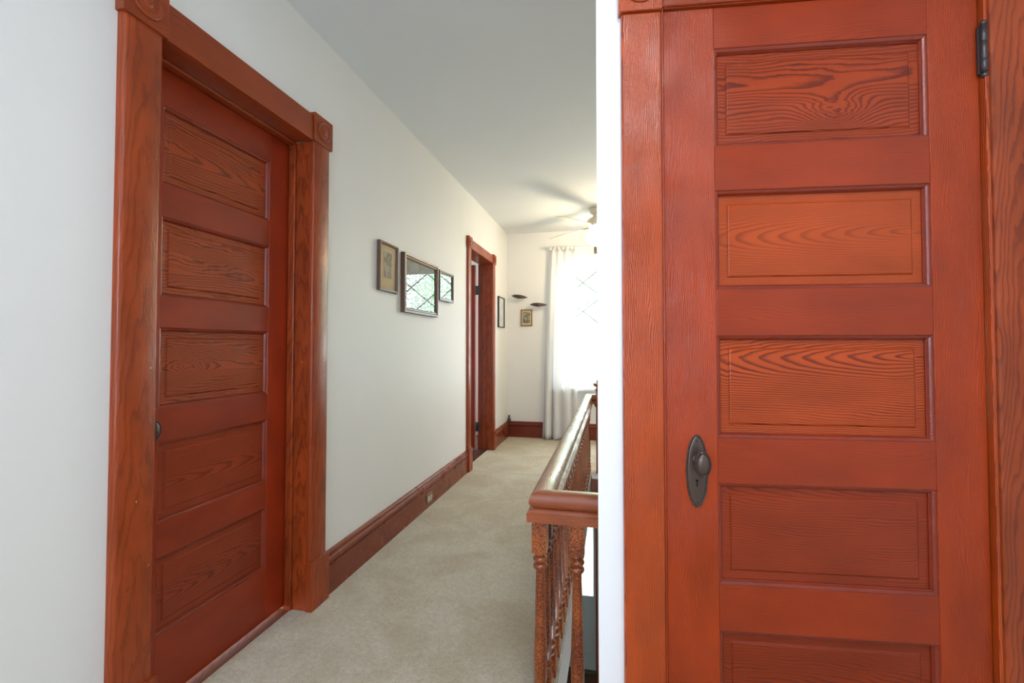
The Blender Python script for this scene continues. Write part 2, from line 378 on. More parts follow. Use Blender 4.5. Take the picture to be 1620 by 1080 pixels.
# near closet wall (askew): opening for the closet door
wn = empty('wall_near', (0, 0, 0), PSI); tag(wn, 'bright white wall end holding the varnished closet door', 'wall', kind='structure')
link_mesh('wall_panel', MB().prism([(0.0925, 1.22), (0.262, 1.22), (0.262, 1.34), (0.108, 1.34)], -0.014, ZC, 'Z').box(1.02, 1.42, 1.22, 1.34, -0.014, ZC).box(0.262, 1.02, 1.22, 1.34, 2.03, ZC), M['white'], wn)
# side and back of the camera's end
tag(link_mesh('wall_side', MB().box(1.30, 1.45, YB, 1.42, -0.014, ZC), M['wall']), 'plain wall at the right of the camera end', 'wall', kind='structure')
mb = MB().box(-0.95, 0.25, YB - 0.15, YB - 0.14, 0.65, 2.25).box(XB, -0.95, YB - 0.15, YB, -0.24, ZC).box(0.25, 1.45, YB - 0.15, YB, -0.24, ZC).box(-0.95, 0.25, YB - 0.15, YB, -0.24, 0.65).box(-0.95, 0.25, YB - 0.15, YB, 2.25, ZC)  # first box is a thin sheet added to shut out the sky
tag(link_mesh('wall_back', mb, M['wall']), 'plain wall behind the camera with a tall window', 'wall', kind='structure')
# side room behind the far left door, closet of near left door
mb = MB().box(XB - 2.6, XB - 2.45, 2.4, YF, -0.24, ZC).box(XB - 2.45, XB, 2.4, 2.55, -0.24, ZC)
tag(link_mesh('wall_side_room', mb, M['roomwall']), 'pale walls of the side room beyond the open door', 'wall', kind='structure')
tag(link_mesh('floor_side_room', MB().box(XB - 2.45, XL - 0.052, 2.55, YF, -0.012, -0.002).box(XB-2.45, XB, 2.55, YF, -0.24, -0.012), M['darkfloor']), 'dark wooden floor of the side room', 'floor', kind='structure')
# lower hall
tag(link_mesh('floor_lower', MB().box(XB, XR + .15, 0.6, YF + 0.2, ZL - 0.1, ZL), M['darkfloor']), 'dark floor of the hall downstairs', 'floor', kind='structure')
tag(link_mesh('wall_lower', MB().box(XB, XL, 0.6, YF, ZL, -0.24).box(XL, XR, 0.6, 0.75, ZL, -0.24), M['wall']), 'pale walls of the hall downstairs', 'wall', kind='structure')

# ---------------------------------------------------------------- door casings of the left wall
def rosette(mb_, cy, cz, x, r):
    prof = [(r, 0.0), (r * .98, 0.004), (r * .86, 0.006), (r * .76, 0.0025), (r * .62, 0.002), (r * .5, 0.005), (r * .36, 0.0035), (r * .3, 0.006), (r * .12, 0.009), (0.0005, 0.0095)]
    mb_.lathe([(a, t) for a, t in prof], (x, cy, cz), 28, 'X')
def casing_left(name, y0, y1, zt, cw, label, near_cut=None):
    """opening y0..y1, top zt, casing width cw, on the face X = XL"""
    e = empty(name, (XL, (y0 + y1) / 2, 0)); tag(e, label, 'door frame', kind='structure')
    inv = lambda o: (setattr(o, 'location', (o.location[0] - XL, o.location[1] - (y0 + y1) / 2, o.location[2])), o)[1]
    t = 0.022; pl = 0.21
    def side(ya, yb):
        # rounded board from the plinth to the corner block
        r = 0.010; prof = [(XL, ya), (XL + t - r, ya), (XL + t - .003, ya + .003), (XL + t, ya + r), (XL + t, yb - r), (XL + t - .003, yb - .003), (XL + t - r, yb), (XL, yb)]
        inv(link_mesh('side_casing', MB().prism(prof, pl, zt, 'Z', smooth=True), M['casing_side'], e, autos=50))
        inv(link_mesh('plinth_block', MB().box(XL, XL + t + .012, ya - .006, yb + .006, 0.0, pl), M['casing_side'], e, 0.004))
        mbk = MB().box(XL, XL + t + .008, ya - .008, yb + .008, zt, zt + cw + .014)
        blk = inv(link_mesh('corner_block', mbk, M['casing_head'], e, 0.002))
        mr = MB(); rosette(mr, (ya + yb) / 2, zt + cw / 2 + .007, XL + t + .008, cw * .40)
        ro = inv(link_mesh('rosette', mr, M['casing_head'], e)); ro.parent = blk; ro.location = ro.location - blk.location
    side(y0 - cw, y0); side(y1, y1 + cw)
    inv(link_mesh('head_casing', MB().box(XL, XL + t, y0 + .008, y1 - .008, zt, zt + cw), M['casing_head'], e, 0.004))
    j = 0.018
    inv(link_mesh('jamb', MB().box(XB - .005, XL + .002, y0 - j, y0 - .001, 0, zt), M['casing'], e, 0.002))
    inv(link_mesh('jamb', MB().box(XB - .005, XL + .002, y1 + .001, y1 + j, 0, zt), M['casing'], e, 0.002))
    inv(link_mesh('head_jamb', MB().box(XB - .005, XL + .002, y0, y1, zt + .001, zt + j), M['casing_head'], e, 0.002))
    return e, inv
Y0, Y1 = 1.058, 1.745
c1, inv1 = casing_left('trim_2', Y0, Y1, 2.040, 0.112, 'glossy red-brown door casing with carved corner blocks, nearest on the left wall')
# door stops with a bead
for (ya, yb) in ((Y0, Y0 + .012), (Y1 - .012, Y1)):
    inv1(link_mesh('door_stop', MB().box(XL - .099, XL - .066, ya, yb, 0, 2.028), M['casing'], c1, 0.004))
inv1(link_mesh('door_stop', MB().box(XL - .099, XL - .066, Y0, Y1, 2.028, 2.04), M['casing_head'], c1, 0.004))
inv1(link_mesh('threshold', MB().box(XB - .004, XL - .072, Y0, Y1, -.014, 0.002), M['thresh'], c1, 0.003))
c2, inv2 = casing_left('trim_3', 4.03, 4.825, 2.040, 0.088, 'dark red door casing round the open doorway at the far end of the left wall')
for (ya, yb) in ((4.03, 4.042), (4.813, 4.825)):
    inv2(link_mesh('door_stop', MB().box(XL - .100, XL - .060, ya, yb, 0, 2.028), M['casing'], c2, 0.004))
inv2(link_mesh('threshold', MB().box(XL - .14, XL - .048, 4.03, 4.825, -.012, 0.004), M['darkfloor'], c2, 0.003))

# ---------------------------------------------------------------- five-panel doors
def door(name, loc, rz, W, top, panels, px, mats, pmats, th=0.035, z_bot=0.014, label='', mz=None, numbers=True):
    """front face y=0 (towards -Y), local x 0..W; panels = [(z0,z1)...] from the top; px = (x0,x1)"""
    e = empty(name, loc, rz); tag(e, label, 'door', kind='structure')
    ms, mr, mm = mats
    link_mesh('stile', MB().box(0, px[0], 0, th, z_bot, top), ms, e, 0.0015)
    link_mesh('stile', MB().box(px[1], W, 0, th, z_bot, top), ms, e, 0.0015)
    zs = [top] + [z for p in panels for z in (p[1], p[0])] + [z_bot]
    for i in range(0, len(zs), 2):
        link_mesh('rail', MB().box(px[0] + .0003, px[1] - .0003, 0.0004, th, zs[i + 1], zs[i]), mr, e, 0.0012)
    for i, (z0, z1) in enumerate(panels):
        x0, x1 = px
        prof = [(-.001, .03), (-.001, .0012), (.0006, .0010), (.002, .0032), (.0045, .0040), (.008, .0062), (.0105, .0105), (.012, .0125), (.012, .03)]
        p = MB(); a = .0115; g = .036; hh = .0045; yb, yf = .0170, .0130
        ox = (x0 + a - .004, x1 - a + .004, z0 + a - .004, z1 - a + .004); ix = (x0 + g, x1 - g, z0 + g, z1 - g)
        q = (ix[0] - .0035, ix[1] + .0035, ix[2] - .0035, ix[3] + .0035)
        def rect(r, y): return [(r[0], y, r[2]), (r[1], y, r[2]), (r[1], y, r[3]), (r[0], y, r[3])]
        vs = rect(ox, th - .006) + rect(ox, yb - .0012) + rect(q, yb) + rect(ix, yf + .0006) + rect((ix[0] + .0015, ix[1] - .0015, ix[2] + .0015, ix[3] - .0015), yf)
        fs = [(3, 2, 1, 0)] + [(k * 4 + i_, k * 4 + (i_ + 1) % 4, k * 4 + 4 + (i_ + 1) % 4, k * 4 + 4 + i_) for k in range(4) for i_ in range(4)] + [(16, 17, 18, 19)]
        p.add(vs, fs); pn = link_mesh('panel', p, pmats[i % len(pmats)], e)
        mo = link_mesh('panel_moulding', MB().ringframe(x0, x1, z0, z1, prof), mm, e, autos=35)
    return e
def pm(tagname, lst, deep=False):
    out = []
    for i, k in enumerate(lst):
        kk = dict(base=(172, 70, 32), dark=(98, 34, 20), fig=0.8, crackle=0.4, mottle=0.25, coat=0.2); kk.update(k)
        out.append(wood('%s_panel_grain_%d' % (tagname, i + 1), 'X', seed=i * 1.7, **kk))
    return out
KR = [dict(v0=.03, w0=.030, tilt=.04, freq=125, warp=.014, knot=(.045, -.045, .07, .040, -.055), base=(154, 56, 14)),
      dict(v0=.00, w0=.027, tilt=-.10, freq=190, warp=.004, fig=.42, base=(172, 68, 17)),
      dict(v0=.065, w0=.030, tilt=-.11, freq=175, warp=.008, fig=.75, base=(174, 68, 17)),
      dict(v0=.125, w0=.04, tilt=-.10, freq=190, warp=.012, fig=.55, base=(144, 50, 13)),
      dict(v0=-.02, w0=.04, tilt=.10, freq=170, warp=.012, fig=.6, base=(136, 46, 12))]
for k in KR: k.setdefault('dark', (90, 24, 8)); k['warp'] *= 1.25
KL = [dict(v0=-.01, w0=.03, tilt=.07, freq=120, warp=.016, fig=.8), dict(v0=-.04, w0=.02, tilt=.02, freq=120, warp=.026, fig=.8),
      dict(v0=-.01, w0=.015, tilt=.02, freq=135, warp=.018, knot=(-.12, .0, .07, .03, -.03), fig=.85), dict(v0=-.02, w0=.02, tilt=.06, freq=160, warp=.012, fig=.6, base=(156, 60, 26), dark=(88, 30, 16)),
      dict(v0=-.03, w0=.03, tilt=.09, freq=160, warp=.016, fig=.6, base=(150, 58, 26), dark=(84, 28, 16))]
for k in KL: k.setdefault('base', (168, 70, 22)); k.setdefault('dark', (96, 34, 16))
# closet door, facing the camera on the right
kr = 1.215 / 1.2
zz = lambda z: H0 + (z - H0) * kr
PR = [(zz(1.650), zz(1.904)), (zz(1.284), zz(1.537)), (zz(0.910), zz(1.168)), (zz(0.545), zz(0.798)), (zz(0.180), zz(0.434))]
SX = 0.2655
dx, dy = near(SX, 1.214)
door('door_1', (dx, dy, 0), PSI, 1.0115 - SX, 2.020, PR, (0.3925 - SX, 0.8995 - SX), (M['stile'], M['rail'], M['mould']), pm('closet_door', KR),
     label='orange-red varnished five panel closet door facing the camera')
dr = bpy.data.objects['door_1']
# knob plate on the closet door (local coordinates of the door)
def ellipse_pts(a, b, n): return [(a * math.cos(2 * math.pi * i / n), b * math.sin(2 * math.pi * i / n)) for i in range(n)]
def plate(parent, cx, cz, a, b, beads=88):
    m = MB(); n = 48; vs = []; fs = []
    prof = [(1.0, 0.0), (1.0, -.0022), (.93, -.0026), (.86, -.0018), (.80, -.0034), (.70, -.0040), (.3, -.0042)]
    for k, y in prof:
        for (px, pz) in ellipse_pts(1, 1, n):
            d = (1 - k) * a; vs.append((cx + px * (a - d), y, cz + pz * (b - d)))
    for j in range(len(prof) - 1):
        for i in range(n): fs.append((j * n + i, j * n + (i + 1) % n, (j + 1) * n + (i + 1) % n, (j + 1) * n + i))
    fs.append(tuple((len(prof) - 1) * n + i for i in range(n))); fs.append(tuple(range(n)))
    m.add(vs, fs, 0, True); pl = link_mesh('knob_plate', m, M['bronze'], parent, autos=40)
    bd = MB(); k = beads
    # equal arc spacing round the rim
    pts = ellipse_pts(a - .0018, b - .0018, 1440); acc = [0]
    for i in range(1440): acc.append(acc[-1] + math.dist(pts[i], pts[(i + 1) % 1440]))
    j = 0
    for q in range(k):
        t = acc[-1] * q / k
        while acc[j + 1] < t: j += 1
        x, z = pts[j]; r = .0023
        bd.lathe([(r * .2, -r), (r * .8, -r * .6), (r, 0), (r * .8, r * .6)], (cx + x, -.0028, cz + z), 6, 'Y')
    bo = link_mesh('bead_rim', bd, M['bronze'], pl); bo.location = Vector(bo.location) - Vector(pl.location); bo['kind'] = 'stuff'
    for sz in (b * .84, -b * .84):
        sc = MB().lathe([(.0028, -.0038), (.0028, -.0052), (.0012, -.0058)], (cx, 0, cz + sz), 10, 'Y')
        s_ = link_mesh('screw', sc, M['iron'], pl); s_.location = Vector(s_.location) - Vector(pl.location)
    kh = MB().lathe([(.0034, -.0040), (.0034, -.0046)], (cx - .001, 0, cz - b * .26), 12, 'Y').box(cx - .0026, cx + .0006, -.0046, -.0040, cz - b * .42, cz - b * .30)
    s_ = link_mesh('keyhole', kh, M['hole'], pl); s_.location = Vector(s_.location) - Vector(pl.location)
    return pl
def knob(parent, cx, cz, a, b, out=0.052):
    m = MB(); n = 36
    m.lathe([(.013, -.004), (.013, -.008), (.0085, -.011), (.008, -.028), (.011, -.031)], (cx, 0, cz), 24, 'Y')
    prof = [(.35, -out + .020), (.80, -out + .016), (.97, -out + .010), (1.0, -out + .006), (.96, -out + .002), (.88, -out + .0005), (.84, -out + .0015), (.72, -out + .0015), (.66, -out - .0005), (.4, -out - .003), (.05, -out - .004)]
    vs = []; fs = []
    for k, y in prof:
        for px, pz in ellipse_pts(1, 1, n):
            vs.append((cx + px * k * a, y, cz + pz * (b - (1 - k) * (a * .5 + b * .5))) if k > .3 else (cx + px * k * a, y, cz + pz * k * b))
    for j in range(len(prof) - 1):
        for i in range(n): fs.append((j * n + i, j * n + (i + 1) % n, (j + 1) * n + (i + 1) % n, (j + 1) * n + i))
    fs.append(tuple((len(prof) - 1) * n + i for i in range(n))); fs.append(tuple(range(n)))
    m.add(vs, fs, 0, True)
    kb = link_mesh('door_knob', m, M['bronze'], parent, autos=45)
    bd = MB()
    for q in range(44):
        t = 2 * math.pi * q / 44; r = .0016
        bd.lathe([(r * .2, -r), (r, 0), (r * .8, r)], (cx + .78 * a * math.cos(t), -out + .0008, cz + (b - .22 * (a + b) / 2) * math.sin(t)), 6, 'Y')
    bo = link_mesh('bead_ring', bd, M['bronze'], kb); bo.location = Vector(bo.location) - Vector(kb.location); bo['kind'] = 'stuff'
    return kb
plate(dr, 0.3405 - SX, 0.823, 0.0275, 0.092)
knob(dr, 0.3415 - SX, 0.851, 0.0205, 0.0325)
def hinge(parent, x, y, z0, z1, r=.0075):
    m = MB().lathe([(r, z0 + .008), (r, z0 + .040), (r * .93, z0 + .0405), (r * .93, z0 + .0415), (r, z0 + .042), (r, z0 + .083), (r * .93, z0 + .0835), (r * .93, z0 + .0845), (r, z0 + .085), (r, z1 - .012)], (x, y, 0), 16)
    hg = link_mesh('hinge', m, M['iron'], parent)
    def sub(nm, mm):
        o = link_mesh(nm, mm, M['iron'], hg); o.location = Vector(o.location) - Vector(hg.location)
    sub('hinge_tip', MB().lathe([(.003, z0 - .006), (.0072, z0 - .002), (.0078, z0 + .003), (.005, z0 + .007)], (x, y, 0), 14))
    sub('hinge_tip', MB().lathe([(.0045, z1 - .012), (.0072, z1 - .009), (.0072, z1 - .004), (.004, z1)], (x, y, 0), 14))
    sub('hinge_leaf', MB().box(x - .012, x, y + .002, y + .006, z0 + .004, z1 - .014))
    return hg
hinge(dr, 1.0165 - SX, -.010, 1.795, 1.930)
hinge(dr, 1.0165 - SX, -.010, 0.14, 0.275)

# closet door casing
cn = empty('trim_4', near(0.6, 1.2) + (0,), PSI); tag(cn, 'orange fir casing with nicks and grain framing the closet door', 'door frame', kind='structure')
def cadd(nm, m, mat, bev=0.003, par=cn):
    o = link_mesh(nm, m, mat, cn, bev); o.location = (o.location[0] - 0.6, o.location[1] - 1.2, o.location[2]); return o
ZH = 2.020
cadd('side_casing', MB().box(0.156, 0.2585, 1.200, 1.22, 0.21, ZH - .006), M['casing_fir'], 0.005)
cadd('side_casing', MB().box(1.0235, 1.126, 1.196, 1.22, 0.21, ZH - .006), M['casing'], 0.007)
cadd('plinth_block', MB().box(0.150, 0.262, 1.19, 1.22, 0.0, 0.21), M['casing_fir'], 0.004)
cadd('plinth_block', MB().box(1.0235, 1.132, 1.188, 1.22, 0.0, 0.21), M['casing'], 0.004)
for sc_ in (0.2065, 1.076):
    bk = cadd('corner_block', MB().box(sc_ - .057, sc_ + .054, 1.192, 1.22, ZH - .006, ZH + .12), M['casing_fir'], 0.003)
    mr = MB().lathe([(.044, 0), (.043, -.004), (.036, -.006), (.032, -.002), (.024, -.002), (.02, -.005), (.014, -.004), (.004, -.009)], (sc_ - .6, 1.192 - 1.2, ZH + .057), 28, 'Y')
    ro = link_mesh('rosette', mr, M['casing_fir'], bk); ro.location = Vector(ro.location) - Vector(bk.location)
cadd('head_casing', MB().box(0.2605, 1.019, 1.200, 1.22, ZH + .004, ZH + .10), M['casing_headx'], 0.004)
cadd('jamb', MB().box(0.2595, 0.2635, 1.206, 1.33, 0, ZH + .004), M['stile'], 0.0)
cadd('jamb', MB().box(1.0145, 1.0225, 1.200, 1.33, 0, ZH + .004), M['casing_fir'], 0.001)
cadd('jamb', MB().box(0.2595, 1.0225, 1.206, 1.33, ZH + .002, ZH + .02), M['stile'], 0.0)

# left closed door
PL = [(1.663, 1.914), (1.300, 1.556), (0.942, 1.200), (0.580, 0.836), (0.228, 0.474)]
door('door_2', (XL - .106, Y0 + .002, 0), R(90), Y1 - Y0 - .004, 2.036, PL, (0.108, 0.572), (M['stile_l'], M['rail_l'], M['mould']), pm('left_door', KL),
     label='deep red five panel door, closed, in the near left wall')
dl = bpy.data.objects['door_2']
plate(dl, 0.055, 0.860, 0.0275, 0.092, 60)
knob(dl, 0.057, 0.885, 0.0205, 0.0325)
# far left door, standing open into the side room
PF = [(1.663, 1.914), (1.300, 1.556), (0.942, 1.200), (0.580, 0.836), (0.228, 0.474)]
door('door_3', (XB - .03, 4.835, 0), R(180 - 6), 0.76, 2.03, PF, (0.11, 0.65), (M['stile_l'], M['rail_l'], M['mould']), [bpy.data.materials['left_door_panel_grain_1']],
     label='dark red panelled door standing open into the side room, its edge and hinges showing')
df = bpy.data.objects['door_3']
for z0 in (0.20, 1.70):
    m = MB().lathe([(.009, z0), (.009, z0 + .10)], (-.012, .02, 0), 12).box(-.05, -.004, .012, .016, z0, z0 + .10).box(-.004, .04, -.003, .001, z0, z0 + .10)
    link_mesh('hinge', m, M['iron'], df)

# ---------------------------------------------------------------- baseboards
BP = [(0, 0), (.020, 0), (.020, .132), (.014, .134), (.014, .140), (.024, .146), (.027, .154), (.024, .163), (.016, .168), (.013, .176), (.016, .182), (.012, .190), (.004, .195), (0, .195)]
def baseboard(name, a0, a1, label):
    mb = MB().prism([(XL + p, q) for p, q in BP], a0, a1, 'Y', smooth=True)
    return tag(link_mesh(name, mb, M['base'], autos=25), label, 'baseboard', kind='structure')
baseboard('baseboard_left', Y1 + .119, 4.03 - .095, 'moulded red-brown baseboard along the left wall between the two doors')
baseboard('baseboard_left_end', 4.825 + .095, YF, 'short moulded baseboard between the far doorway and the corner')
baseboard('baseboard_left_near', YB, Y0 - .119, 'moulded baseboard on the left wall beside the camera')
mb = MB().prism([(YF - p, q) for p, q in BP], XL, XR, 'X', smooth=True)
tag(link_mesh('baseboard_far', mb, M['basex'], autos=25), 'moulded dark red baseboard under the window on the end wall', 'baseboard', kind='structure')

# ---------------------------------------------------------------- window in the end wall
wx0, wx1, wz0, wz1 = WIN
wi = empty('window_1', ((wx0 + wx1) / 2, YF, wz0)); tag(wi, 'overexposed sash window with lattice upper sash behind the curtain', 'window', kind='structure')
sub(wi, 'window_casing', MB().ringframe(wx0 - .075, wx1 + .075, wz0 - .02, wz1 + .075, [(0, YF - .018), (.072, YF - .018), (.075, YF - .012), (.075, YF + .0), (0, YF)]), M['vinyl'])
sub(wi, 'window_sill', MB().box(wx0 - .10, wx1 + .10, YF - .07, YF + .02, wz0 - .03, wz0 - .0), M['vinyl'], .004)
sub(wi, 'window_frame', MB().ringframe(wx0, wx1, wz0, wz1, [(0, YF + .02), (.025, YF + .02), (.025, YF + .15), (0, YF + .15)]), M['vinyl'])
mz = 1.36
for (z0, z1, y) in ((wz0 + .025, mz + .02, YF + .06), (mz - .02, wz1 - .025, YF + .10)):
    sh = sub(wi, 'sash', MB().ringframe(wx0 + .025, wx1 - .025, z0, z1, [(0, y), (.042, y), (.042, y + .035), (0, y + .035)]), M['vinyl'])
    x0, x1 = wx0 + .067, wx1 - .067
    g = sub(wi, 'pane', MB().box(x0 - .002, x1 + .002, y + .016, y + .019, z0 + .042, z1 - .042), M['glass'])
    if z0 > 1.2:
        a, b_ = z0 + .042, z1 - .042; wdt = x1 - x0; hgt = b_ - a; n = 2; stp = wdt / n
        k = hgt / stp / 2
        sl = (hgt / 2) / stp     # slope so that two diamonds stack
        for sgn in (1, -1):
            for i in range(-2, 4):
                # line x = xs + t, z = a + sgn... clipped to the pane
                xs = x0 + i * stp; pts = []
                for t in [j * .01 for j in range(0, 400)]:
                    x = xs + t if sgn > 0 else x1 - (xs - x0) - t; z = a + t * sl
                    if x0 <= x <= x1 and a <= z <= b_: pts.append((x, z))
                if len(pts) > 3:
                    p, q = pts[0], pts[-1]
                    sub(wi, 'glazing_bar', MB().tube([(p[0], y + .012 + sgn * .002, p[1]), (q[0], y + .012 + sgn * .002, q[1])], .0075, 6), M['lead'])
# side-room window and back window: frames and panes
for nm, (a0, a1, b0, b1), y, lb in (('window_2', RWIN, YF, 'window in the side room beyond the open door'), ('window_3', (-.95, .25, .65, 2.25), YB - .15, 'tall window behind the camera')):
    wo = empty(nm, ((a0 + a1) / 2, y, b0)); tag(wo, lb, 'window', kind='structure')
    sub(wo, 'window_frame', MB().ringframe(a0, a1, b0, b1, [(0, y + .04), (.05, y + .04), (.05, y + .09), (0, y + .09)]), M['vinyl'])
    sub(wo, 'meeting_rail', MB().box(a0 + .05, a1 - .05, y + .045, y + .085, (b0 + b1) / 2 - .02, (b0 + b1) / 2 + .02), M['vinyl'])

sub(bpy.data.objects['window_3'], 'sky_blocker', MB().box(-.90, .20, YB - .10, YB - .098, .70, 2.20), M['vinyl'])  # unseen opaque sheet added to stop sky light at the back window
# ---------------------------------------------------------------- front door downstairs
fx0, fx1, fz0, fz1 = FD
fd = empty('door_4', ((fx0 + fx1) / 2, YF, ZL)); tag(fd, 'pale grey front door downstairs with bright glass and crossbuck lower panel', 'door', kind='structure')
sub(fd, 'door_frame', MB().box(fx0, fx0 + .02, YF - .01, YF + .12, fz0, fz1).box(fx1 - .02, fx1, YF - .01, YF + .12, fz0, fz1).box(fx0 + .02, fx1 - .02, YF - .01, YF + .12, fz1 - .03, fz1), M['casing'])
a, b_ = fx0 + .02, fx1 - .02; zg = -1.86
sub(fd, 'stile', MB().box(a, a + .075, YF, YF + .04, fz0 + .02, fz1 - .03), M['doorwhite']); sub(fd, 'stile', MB().box(b_ - .03, b_, YF, YF + .04, fz0 + .02, fz1 - .03), M['doorwhite'])
sub(fd, 'rail', MB().box(a + .075, b_ - .03, YF, YF + .04, fz1 - .15, fz1 - .03), M['doorwhite']); sub(fd, 'rail', MB().box(a + .075, b_ - .03, YF, YF + .04, zg - .10, zg), M['doorwhite'])
sub(fd, 'rail', MB().box(a + .075, b_ - .03, YF, YF + .04, fz0 + .02, fz0 + .2), M['doorwhite'])
sub(fd, 'panel', MB().box(a + .075, b_ - .03, YF + .015, YF + .03, fz0 + .2, zg - .10), M['doorwhite'])
sub(fd, 'glass', MB().box(a + .075, b_ - .03, YF + .018, YF + .022, zg, fz1 - .15), M['glass'])
p0 = (a + .075, fz0 + .2); p1 = (b_ - .03, zg - .10); ww_ = .03
for q0, q1 in (((p0[0], p0[1]), (p1[0], p1[1])), ((p0[0], p1[1]), (p1[0], p0[1]))):
    L = math.hypot(q1[0] - q0[0], q1[1] - q0[1]); nx, nz = -(q1[1] - q0[1]) / L * ww_, (q1[0] - q0[0]) / L * ww_
    c_ = [(q0[0] + nx, q0[1] + nz), (q0[0] - nx, q0[1] - nz), (q1[0] - nx, q1[1] - nz), (q1[0] + nx, q1[1] + nz)]
    sub(fd, 'crossbuck_board', MB().prism([(x, z) for x, z in c_], YF + .006, YF + .016, 'Y'), M['doorwhite'])
sub(fd, 'threshold', MB().box(fx0, fx1, YF - .05, YF + .12, ZL, ZL + .02), plain('green_brown_threshold', (92, 92, 60), .5))

# ================================================================ STAIRCASE, hidden mostly
sc = empty('staircase', (0.36, 4.1, 0)); tag(sc, 'narrow carpeted staircase dropping from the far end of the railing', 'stairs')
for k in range(13):
    z = -.19 * (k + 1) - .005; y = 4.08 - .235 * k
    sub(sc, 'tread', MB().box(-.06, XR - .005, y - .26, y, z - .03, z), M['carpet'])
    sub(sc, 'riser', MB().box(-.06, XR - .005, y - .25, y - .235, max(z - .19 + .0, ZL), z - .031), M['vinyl'])
sub(sc, 'stringer', MB().prism([(4.08, -.02), (4.08, -.30), (4.08 - .235 * 13, ZL), (4.08 - .235 * 13 - .02, ZL + .28)], -.10, -.062, 'X'), M['casing_head'])

# ================================================================ BALUSTRADE
bl = empty('balustrade', (-.215, 2.8, 0)); tag(bl, 'low worn brown stair balustrade with turned crackled balusters and rounded handrail', 'railing')
# handrail profile about its centre line (p across, q height)
def arc(cx, cz, r, a0, a1, n, sx=1): return [(cx + sx * r * math.cos(R(a0 + (a1 - a0) * i / n)), cz + r * math.sin(R(a0 + (a1 - a0) * i / n))) for i in range(n + 1)]
ZT = .700
top = [(-.021, ZT - .048), (-.030, ZT - .042), (-.0345, ZT - .031), (-.034, ZT - .020), (-.030, ZT - .010), (-.021, ZT - .003), (-.010, ZT), (0, ZT + .0005)]
RP = top + [(-p, q) for p, q in reversed(top[:-1])]
led = [(-.040, ZT - .086), (-.041, ZT - .062), (-.037, ZT - .060), (-.034, ZT - .054), (-.026, ZT - .050), (-.021, ZT - .047)]
LP = led + [(-p, q) for p, q in reversed(led)]
XC = -.2135; YN = 1.392; YE = 4.20
def rail_piece(nm, prof, mat, y0, y1, m0, m1):
    """along Y with a mitre at both ends (m = +1/-1 slope of the end cut)"""
    k = len(prof); vs = [(XC + p, y0 + m0 * p, q) for p, q in prof] + [(XC + p, y1 + m1 * p, q) for p, q in prof]
    fs = [(i, (i + 1) % k, k + (i + 1) % k, k + i) for i in range(k)] + [tuple(range(k)), tuple(range(2 * k - 1, k - 1, -1))]
    return sub(bl, nm, MB().add(vs, fs, 0, True), mat, autos=38)
def cross_piece(nm, prof, mat, y, x1, m0):
    k = len(prof); vs = [(XC + m0 * p, y + p, q) for p, q in prof] + [(x1, y + p, q) for p, q in prof]
    fs = [(i, (i + 1) % k, k + (i + 1) % k, k + i) for i in range(k)] + [tuple(range(k)), tuple(range(2 * k - 1, k - 1, -1))]
    return sub(bl, nm, MB().add(vs, fs, 0, True), mat, autos=38)
for nm, prof in (('handrail', RP), ('rail_moulding', LP)):
    rail_piece(nm, prof, M['railing'], YN, YE, 1, -1)
    cross_piece(nm, prof, M['railingx'], YN, 0.97, 1)
    cross_piece(nm, prof, M['railingx'], YE, -.146, -1)
def baluster_mb(cx, cy):
    m = MB(); s = .0225; zt = ZT - .086
    def sq(z0, z1): m.box(cx - s, cx + s, cy - s, cy + s, z0, z1)
    sq(zt - .098, zt); sq(0.0, .062)
    z = zt - .098
    prof = [(.0215, z + .001), (.0225, z - .004), (.015, z - .008), (.014, z - .013), (.021, z - .017), (.0225, z - .022), (.021, z - .027), (.015, z - .031), (.0145, z - .034),
            (.0205, z - .038), (.0225, z - .044), (.020, z - .050), (.0145, z - .055), (.0135, z - .062), (.0145, z - .10), (.0165, z - .20), (.019, z - .28), (.0205, z - .33), (.0195, .128), (.015, .122), (.014, .117),
            (.021, .112), (.0225, .105), (.021, .098), (.015, .094), (.0145, .089), (.021, .084), (.0228, .077), (.021, .070), (.016, .066), (.018, .061)]
    m.lathe([(r, t) for r, t in reversed(prof)], (cx, cy, 0), 16)
    return m
b0 = sub(bl, 'baluster', baluster_mb(XC - .005, YN), M['crackle'], autos=45)
base_loc = Vector(b0.location)
def put_bal(x, y):
    o = b0.copy(); COL.objects.link(o); o.parent = bl; o.location = base_loc + Vector((x - (XC - .005), y - YN, 0)); return o
y = YN + .108
while y < YE - .05: put_bal(XC - .005, y); y += .108
put_bal(XC - .005, YE)
for i in range(1, 11): put_bal(XC - .005 + .112 * i, YN)
# newel post at the far end with its turned finial
nx, ny = -.105, YE
m = MB().box(nx - .042, nx + .042, ny - .042, ny + .042, -.42, .73)
nw = sub(bl, 'newel_post', m, M['railing'], .003)
def sub2(nm, mm, mat):
    o = link_mesh(nm, mm, mat, nw, autos=50); o.location = Vector(o.location) - Vector(nw.location) - Vector(bl.location); return o
sub2('finial', MB().lathe([(.040, .728), (.058, .738), (.048, .748), (.036, .760), (.044, .768), (.062, .778), (.070, .792), (.068, .800), (.045, .806), (.040, .815), (.034, .832), (.018, .846), (.003, .85)], (nx, ny, 0), 24), M['railing'])
sub2('collar', MB().lathe([(.050, .585), (.056, .595), (.058, .61), (.056, .622), (.048, .63)], (nx, ny, 0), 24), M['railing'])

